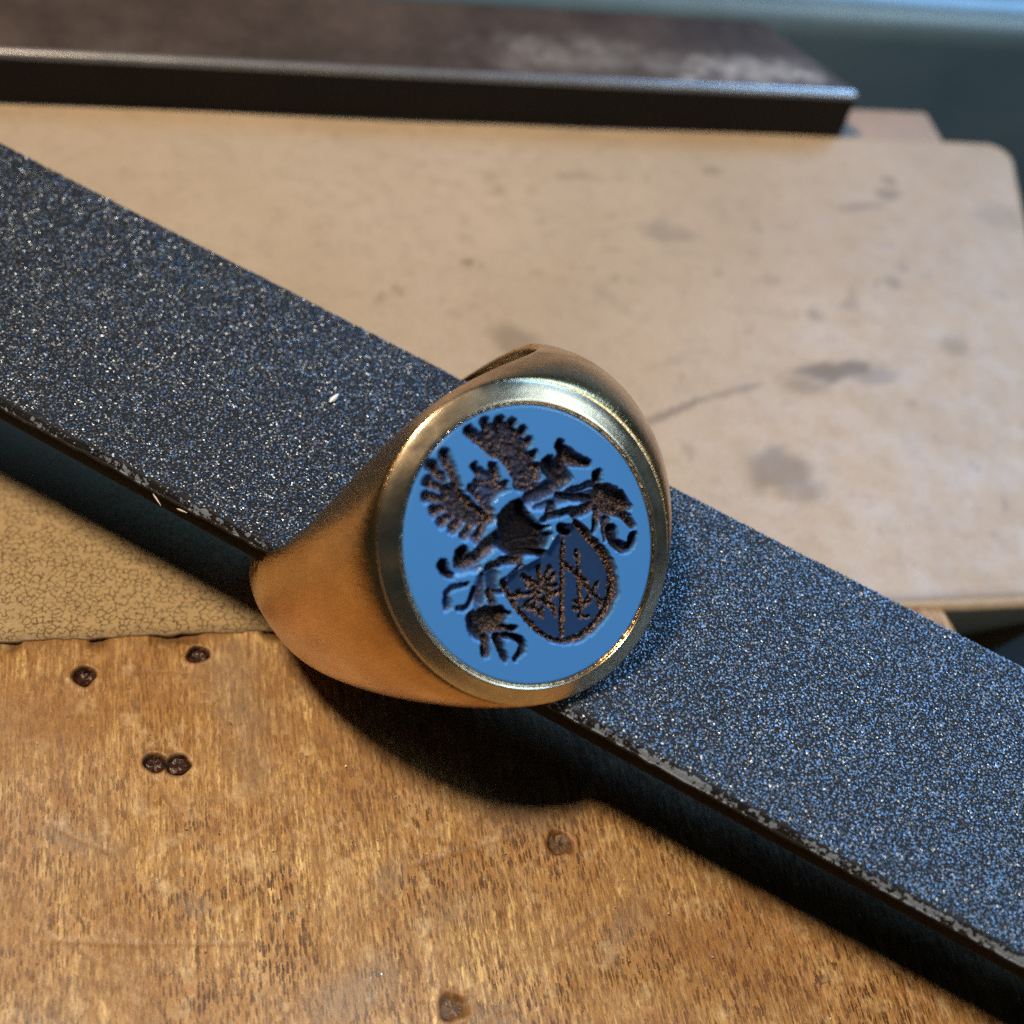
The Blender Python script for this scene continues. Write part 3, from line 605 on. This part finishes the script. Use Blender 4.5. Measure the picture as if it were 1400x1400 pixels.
tag(link('abrasive_grit', V, F, m_grit, stick, smooth=False, attrs={'tint': np.repeat(tint, 6)}), kind='stuff')

# ------------------------------------------------------------------ signet ring
RM = np.array(RING_AXES); RC = np.array(RING_C)
RM, _ = np.linalg.qr(RM) if False else (RM, 0)
ring = empty('signet_ring', RC, RM); tag(ring, 'satin gold signet ring with an engraved blue oval stone, leaning on the emery stick', 'ring')
H1 = FACE_H - DROP; AO = SA + BW; BO = SB + BW
def outer(w_, v_, u_):
    x = np.clip(u_ / H1, 0, 1.15); lo = np.clip(-u_ / RB, 0, 1)
    Aw = np.where(u_ >= 0, W0 + (AO - W0) * x ** PW, W0 + (1.75 - W0) * lo ** .85)
    Av = BO + (RO - BO) * np.clip(1 - np.clip(x, 0, 1) ** QV, 0, 1) ** (1 / 1.6)
    Av = Av * np.where(v_ > 0, 1 + .02 * (1 - np.clip(x, 0, 1) ** 4), 1.0)
    rho = np.where(u_ >= 0, np.abs(v_) / Av, np.hypot(v_, u_ * RO / RB) / Av)
    n_ = np.where(u_ >= 0, NE + (2 - NE) * np.clip(x, 0, 1), NE + 2.2 * lo)
    return ((np.abs(w_) / Aw) ** n_ + rho ** n_ + 1e-12) ** (1 / n_) - 1
Rsm, Osm = RM.T @ SROT, RM.T @ (SO - RC)         # stick frame seen from the ring
def fring(p):
    w_, v_, u_ = p[..., 0], p[..., 1], p[..., 2]
    o = outer(w_, v_, u_) * 6.0
    o = np.maximum(o, u_ - H1)
    hole = (R_IN - .8) - np.hypot(v_, u_ + .5)
    pocket = np.maximum(np.sqrt((w_ / (SA - .02)) ** 2 + (v_ / (SB - .02)) ** 2) - 1, (FACE_H - 1.15 - u_) * .2) * 5
    k = .22
    s = .5 * (o + hole + np.sqrt((o - hole) ** 2 + k * k))
    q = (p - Osm) @ Rsm                          # keep the metal just clear of the stick
    slab_ = np.maximum(np.abs(q[..., 1]) - hw - .06, np.maximum(q[..., 2] - .10, -TH - .06 - q[..., 2]))
    return np.maximum(np.maximum(s, -slab_), -pocket)
def surface_nets(f, lo, hi, h):
    ax = [np.arange(a, b + h, h) for a, b in zip(lo, hi)]
    G = np.stack(np.meshgrid(*ax, indexing='ij'), -1)
    D = np.concatenate([f(G[i:i + 8]) for i in range(0, len(ax[0]), 8)])
    S = D < 0; nx, ny, nz = (k - 1 for k in S.shape)
    acc = np.zeros((nx, ny, nz, 3)); cnt = np.zeros((nx, ny, nz))
    off = [(a, b, c) for a in (0, 1) for b in (0, 1) for c in (0, 1)]
    sl = lambda o: tuple(slice(o[i], o[i] + k) for i, k in enumerate((nx, ny, nz)))
    for a in off:
        for d in range(3):
            if a[d]: continue
            b = list(a); b[d] = 1
            da, db = D[sl(a)], D[sl(b)]; cr = (da < 0) != (db < 0)
            t = np.where(cr, da / np.where(cr, da - db, 1), 0)
            for k in range(3): acc[..., k] += np.where(cr, a[k] + (t if k == d else 0), 0)
            cnt += cr
    act = cnt > 0; vid = -np.ones((nx, ny, nz), int); vid[act] = np.arange(act.sum())
    I = np.argwhere(act); V = (I + acc[act] / cnt[act][:, None]) * h + np.array([a[0] for a in ax])
    F = []
    for d in range(3):
        e1, e2 = [k for k in range(3) if k != d]
        s0 = [slice(1, -1)] * 3; s0[d] = slice(0, -1); s1 = list(s0); s1[d] = slice(1, None)
        A_, B_ = S[tuple(s0)], S[tuple(s1)]; C_ = np.argwhere(A_ != B_); sg = A_[A_ != B_]
        C_ = C_ + np.array([0 if k == d else 1 for k in range(3)])
        def at(a, b):
            q = C_.copy(); q[:, e1] -= a; q[:, e2] -= b; return vid[q[:, 0], q[:, 1], q[:, 2]]
        Q = np.stack([at(1, 1), at(0, 1), at(0, 0), at(1, 0)], 1)
        flip = sg if d != 1 else ~sg
        Q = np.where(flip[:, None], Q, Q[:, ::-1]); F.append(Q[(Q >= 0).all(1)])
    for _ in range(3):
        e = 1e-3; g = np.stack([(f(V + np.eye(3)[k] * e) - f(V - np.eye(3)[k] * e)) / (2 * e) for k in range(3)], 1)
        step = (f(V) / ((g * g).sum(1) + 1e-6))[:, None] * g
        nr = np.linalg.norm(step, axis=1)[:, None]; V = V - step * np.minimum(1, .5 * h / (nr + 1e-9))
    return V, np.concatenate(F)
V, F = surface_nets(fring, (-8.2, -11, -10.8), (8.2, 11.2, FACE_H), .14)
m_satin = mat_gold('satin_gold', .24, .55, (.74, .47, .225)); m_polish = mat_gold('worn_gold_bezel', .27, .16, (.76, .68, .52))
link('band', V, F, m_satin, ring)
def oval_loft(prof, n=260, jit=0.0):
    V = []; al = np.linspace(0, 2 * np.pi, n + 1)[:-1]; r = np.random.default_rng(2)
    for (o, z) in prof:
        jj = r.normal(0, jit, n) if jit else 0
        a = np.stack([np.cos(al) * SA, np.sin(al) * SB], 1); nrm = np.stack([np.cos(al) / SA, np.sin(al) / SB], 1); nrm /= np.linalg.norm(nrm, axis=1)[:, None]
        q = a + nrm * (o + jj)[:, None] if jit else a + nrm * o
        V.append(np.stack([q[:, 0], q[:, 1], np.full(n, FACE_H + z) + (jj if jit else 0)], 1))
    V = np.concatenate(V); i = np.arange(n); k = len(prof); F = []
    for j in range(k - 1): F.append(np.stack([j * n + i, j * n + (i + 1) % n, (j + 1) * n + (i + 1) % n, (j + 1) * n + i], 1))
    return V, np.concatenate(F)
V, F = oval_loft([(BW - .10, -DROP - .35), (BW - .015, -DROP - .04), (BW + .005, -DROP + .015), (BW - .04, -DROP + .045), (.55, -.19), (.20, -.045), (.13, -.01), (.09, -.004), (.055, -.03), (.035, -.10), (.03, -.4)])
bez = link('bezel', V, F, m_polish, ring)
V, F = oval_loft([(.05, -.35), (.045, -.10), (.02, -.055), (-.02, -.06), (-.045, -.11), (-.05, -.35)], 420, .015)
link('setting_lip', V, F, m_satin, bez)

# stone: a height field carved through the blue layer into the dark one
stp = .024
sx = np.arange(-SA, SA + stp, stp); sy = np.arange(-SB, SB + stp, stp)
X, Y = np.meshgrid(sx, sy, indexing='ij')
dep = np.zeros_like(X); own = np.zeros(X.shape, int); fro = np.zeros_like(X)
NAMES = ['table']
wx_ = X + (fbm(X * 5, Y * 5, 101, 3) - .5) * .14; wy_ = Y + (fbm(X * 5, Y * 5, 111, 3) - .5) * .14
def chaikin(p, closed):
    for _ in range(2):
        q = [] if closed else [p[0]]
        for a, c in zip(p, p[1:] + ([p[0]] if closed else [])):
            q += [(a[0] * .75 + c[0] * .25, a[1] * .75 + c[1] * .25), (a[0] * .25 + c[0] * .75, a[1] * .25 + c[1] * .75)]
        p = q if closed else q + [p[-1]]
    return p
for (el, kind, D, w0, w1, pts) in DESIGN:
    pts = chaikin(pts, kind == 'p')
    if kind == 'p' and el.startswith('engraved_wing'): D, w0 = .38, .12
    if kind == 's' and el.startswith('engraved_wing'): D, w0, w1 = D * .76, w0 * 1.14, w1 * 1.1
    if kind == 's' and el == 'engraved_demi_figure': D = D * .76
    if kind == 's' and el == 'engraved_shield': w0, w1 = w0 * 1.3, w1 * 1.3
    if el not in NAMES: NAMES.append(el)
    fr = (1.0 if kind == 's' else .25) if el.startswith('engraved_wing') or el == 'engraved_demi_figure' else {'engraved_helmet': .05, 'engraved_shield': 1.0 if kind == 's' else 0}.get(el, .45 if (pts[-1][0] * 7.3 + pts[0][1] * 3.1) % 1 > .45 else .08)
    P = np.array(pts); mg = .35
    i0, i1 = np.searchsorted(sx, [P[:, 0].min() - mg, P[:, 0].max() + mg]); j0, j1 = np.searchsorted(sy, [P[:, 1].min() - mg, P[:, 1].max() + mg])
    x, y = wx_[i0:i1, j0:j1], wy_[i0:i1, j0:j1]
    if el == 'engraved_shield' and kind == 'p': x, y = X[i0:i1, j0:j1], Y[i0:i1, j0:j1]
    if kind == 's':
        r = seg_dist(x, y, pts, w0 * 1.22, w1 * 1.22); q = D * np.clip(1 - r * r, 0, 1) ** .85
    else:
        ins = np.zeros(x.shape, bool); n = len(pts)
        for a in range(n):
            xa, ya = pts[a]; xb, yb = pts[(a + 1) % n]
            if abs(yb - ya) < 1e-6: continue
            c = ((ya > y) != (yb > y)) & (x < (xb - xa) * (y - ya) / (yb - ya) + xa); ins ^= c
        d = seg_dist(x, y, pts + [pts[0]]); q = np.where(ins, D * sstep(0, w0 if w0 else .25, d), 0)
    if el.startswith('engraved_wing') or el == 'engraved_demi_figure': q = q * (.82 + .36 * vnoise(x * 7, y * 7, 140))
    cur = dep[i0:i1, j0:j1]; m_ = q > cur
    own[i0:i1, j0:j1][m_] = NAMES.index(el); cur[m_] = q[m_]; fro[i0:i1, j0:j1][m_] = fr
gz = np.random.default_rng(9).random(X.shape)
rough_ = sstep(.20, .36, dep) * (.06 + fro)
dep2 = dep + rough_ * (vnoise(X * 11, Y * 11, 120) - .5) * .16 + rough_ * (gz - .5) * .09
dom = .06 * (1 - (X / SA) ** 2 - (Y / SB) ** 2)
er = np.sqrt((X / SA) ** 2 + (Y / SB) ** 2)
edge = sstep(.972, 1.0, er) * .09
Z = FACE_H - .075 + dom * .5 - dep2 - edge
# snap the rim on to the oval
out = er > 1; k = np.where(out, 1 / np.maximum(er, 1e-6), 1.0)
Xs, Ys = X * k, Y * k
vid = np.arange(X.size).reshape(X.shape)
fc = grid_faces(*X.shape); ov = er.ravel()
fc = fc[(ov[fc] < 1.006).any(1)]
V = np.stack([Xs, Ys, Z], -1).reshape(-1, 3)
m_stone = mat_stone()
fown = np.where((dep.ravel()[fc] > .012).any(1), own.ravel()[fc].max(1), 0)
frost_glint = fro.ravel()
def sub(mask, name, parent):
    q = fc[mask]; u, inv = np.unique(q, return_inverse=True)
    return link(name, V[u], inv.reshape(q.shape), m_stone, parent, attrs={'depth': dep.ravel()[u], 'frost_glint': frost_glint[u]})
stone = sub(fown == 0, 'stone', ring)
for i in range(1, len(NAMES)): sub(fown == i, NAMES[i].replace('_b', ''), stone)

# ------------------------------------------------------------------ small loose bits
m_white = mat_simple('white_paper', (.7, .7, .7), .6, (.8, .8, .8)); m_straw = mat_simple('pale_wood_fibre', (.62, .5, .4), .5, (.7, .6, .5))
def sliver(name, p, axis, L, wd, th, mat, label, cat):
    axis = np.array(axis, float); axis /= np.linalg.norm(axis); sd = np.cross(axis, [0, 0, 1.]); sd /= np.linalg.norm(sd); up_ = np.cross(sd, axis)
    V = []
    for t, k in ((-.5, .3), (-.2, 1), (.15, .8), (.5, .25)):
        for s, z in ((-1, -.3), (1, -.3), (.6, .7), (-.6, .7)): V.append(axis * L * t + sd * s * wd * .5 * k + up_ * z * th * k)
    F = [[4 * j + q, 4 * j + (q + 1) % 4, 4 * (j + 1) + (q + 1) % 4, 4 * (j + 1) + q] for j in range(3) for q in range(4)] + [[3, 2, 1, 0], [12, 13, 14, 15]]
    o = link(name, np.array(V), F, mat, None, smooth=False); o.location = Vector(p) * MM
    return tag(o, label, cat)
sliver('paper_fleck', (-5.95, 7.92, 9.04), (.6, .55, .15), .62, .26, .10, m_white, 'tiny white fleck lying on the black grit left of the ring', 'fleck')
sliver('wood_fibre', (-14.30, 2.12, 8.70), (.35, -.45, -.35), .62, .07, .06, m_straw, 'pale fibre hanging down from the lower edge of the emery stick', 'fibre')
sliver('wood_fibre', (-13.25, 1.42, 8.74), (.85, -.5, .0), .5, .07, .06, m_straw, 'pale fibre lying along the lower edge of the emery stick', 'fibre')
# dust and filings on the wood
dr = np.random.default_rng(21); n = 300
dx = dr.uniform(-24, 44, n); dy = dr.uniform(-22, 9, n)
dz = np.where(dy > .9, .06, -.06 + SL * np.minimum(dy, 0)) + .04
k = ~((dx > 26) & (dy < 1)); dx, dy, dz = dx[k], dy[k], dz[k]; n = len(dx)
V, F = grains(n, dx, dy, dz, dr.uniform(.025, .06, n), 22)
M = Mat('bright_filings'); m_dust = M.set(Base_Color=M.ramp(M.attr('tint'), [(0, (.5, .42, .32)), (.6, (.8, .7, .55)), (1, (.9, .9, .9))]), Metallic=.5, Roughness=.3)
tag(link('metal_filings', V, F, m_dust, None, smooth=False, attrs={'tint': np.repeat(dr.random(n), 6)}), 'fine bright filings and dust scattered over the bench pin', 'dust', kind='stuff')
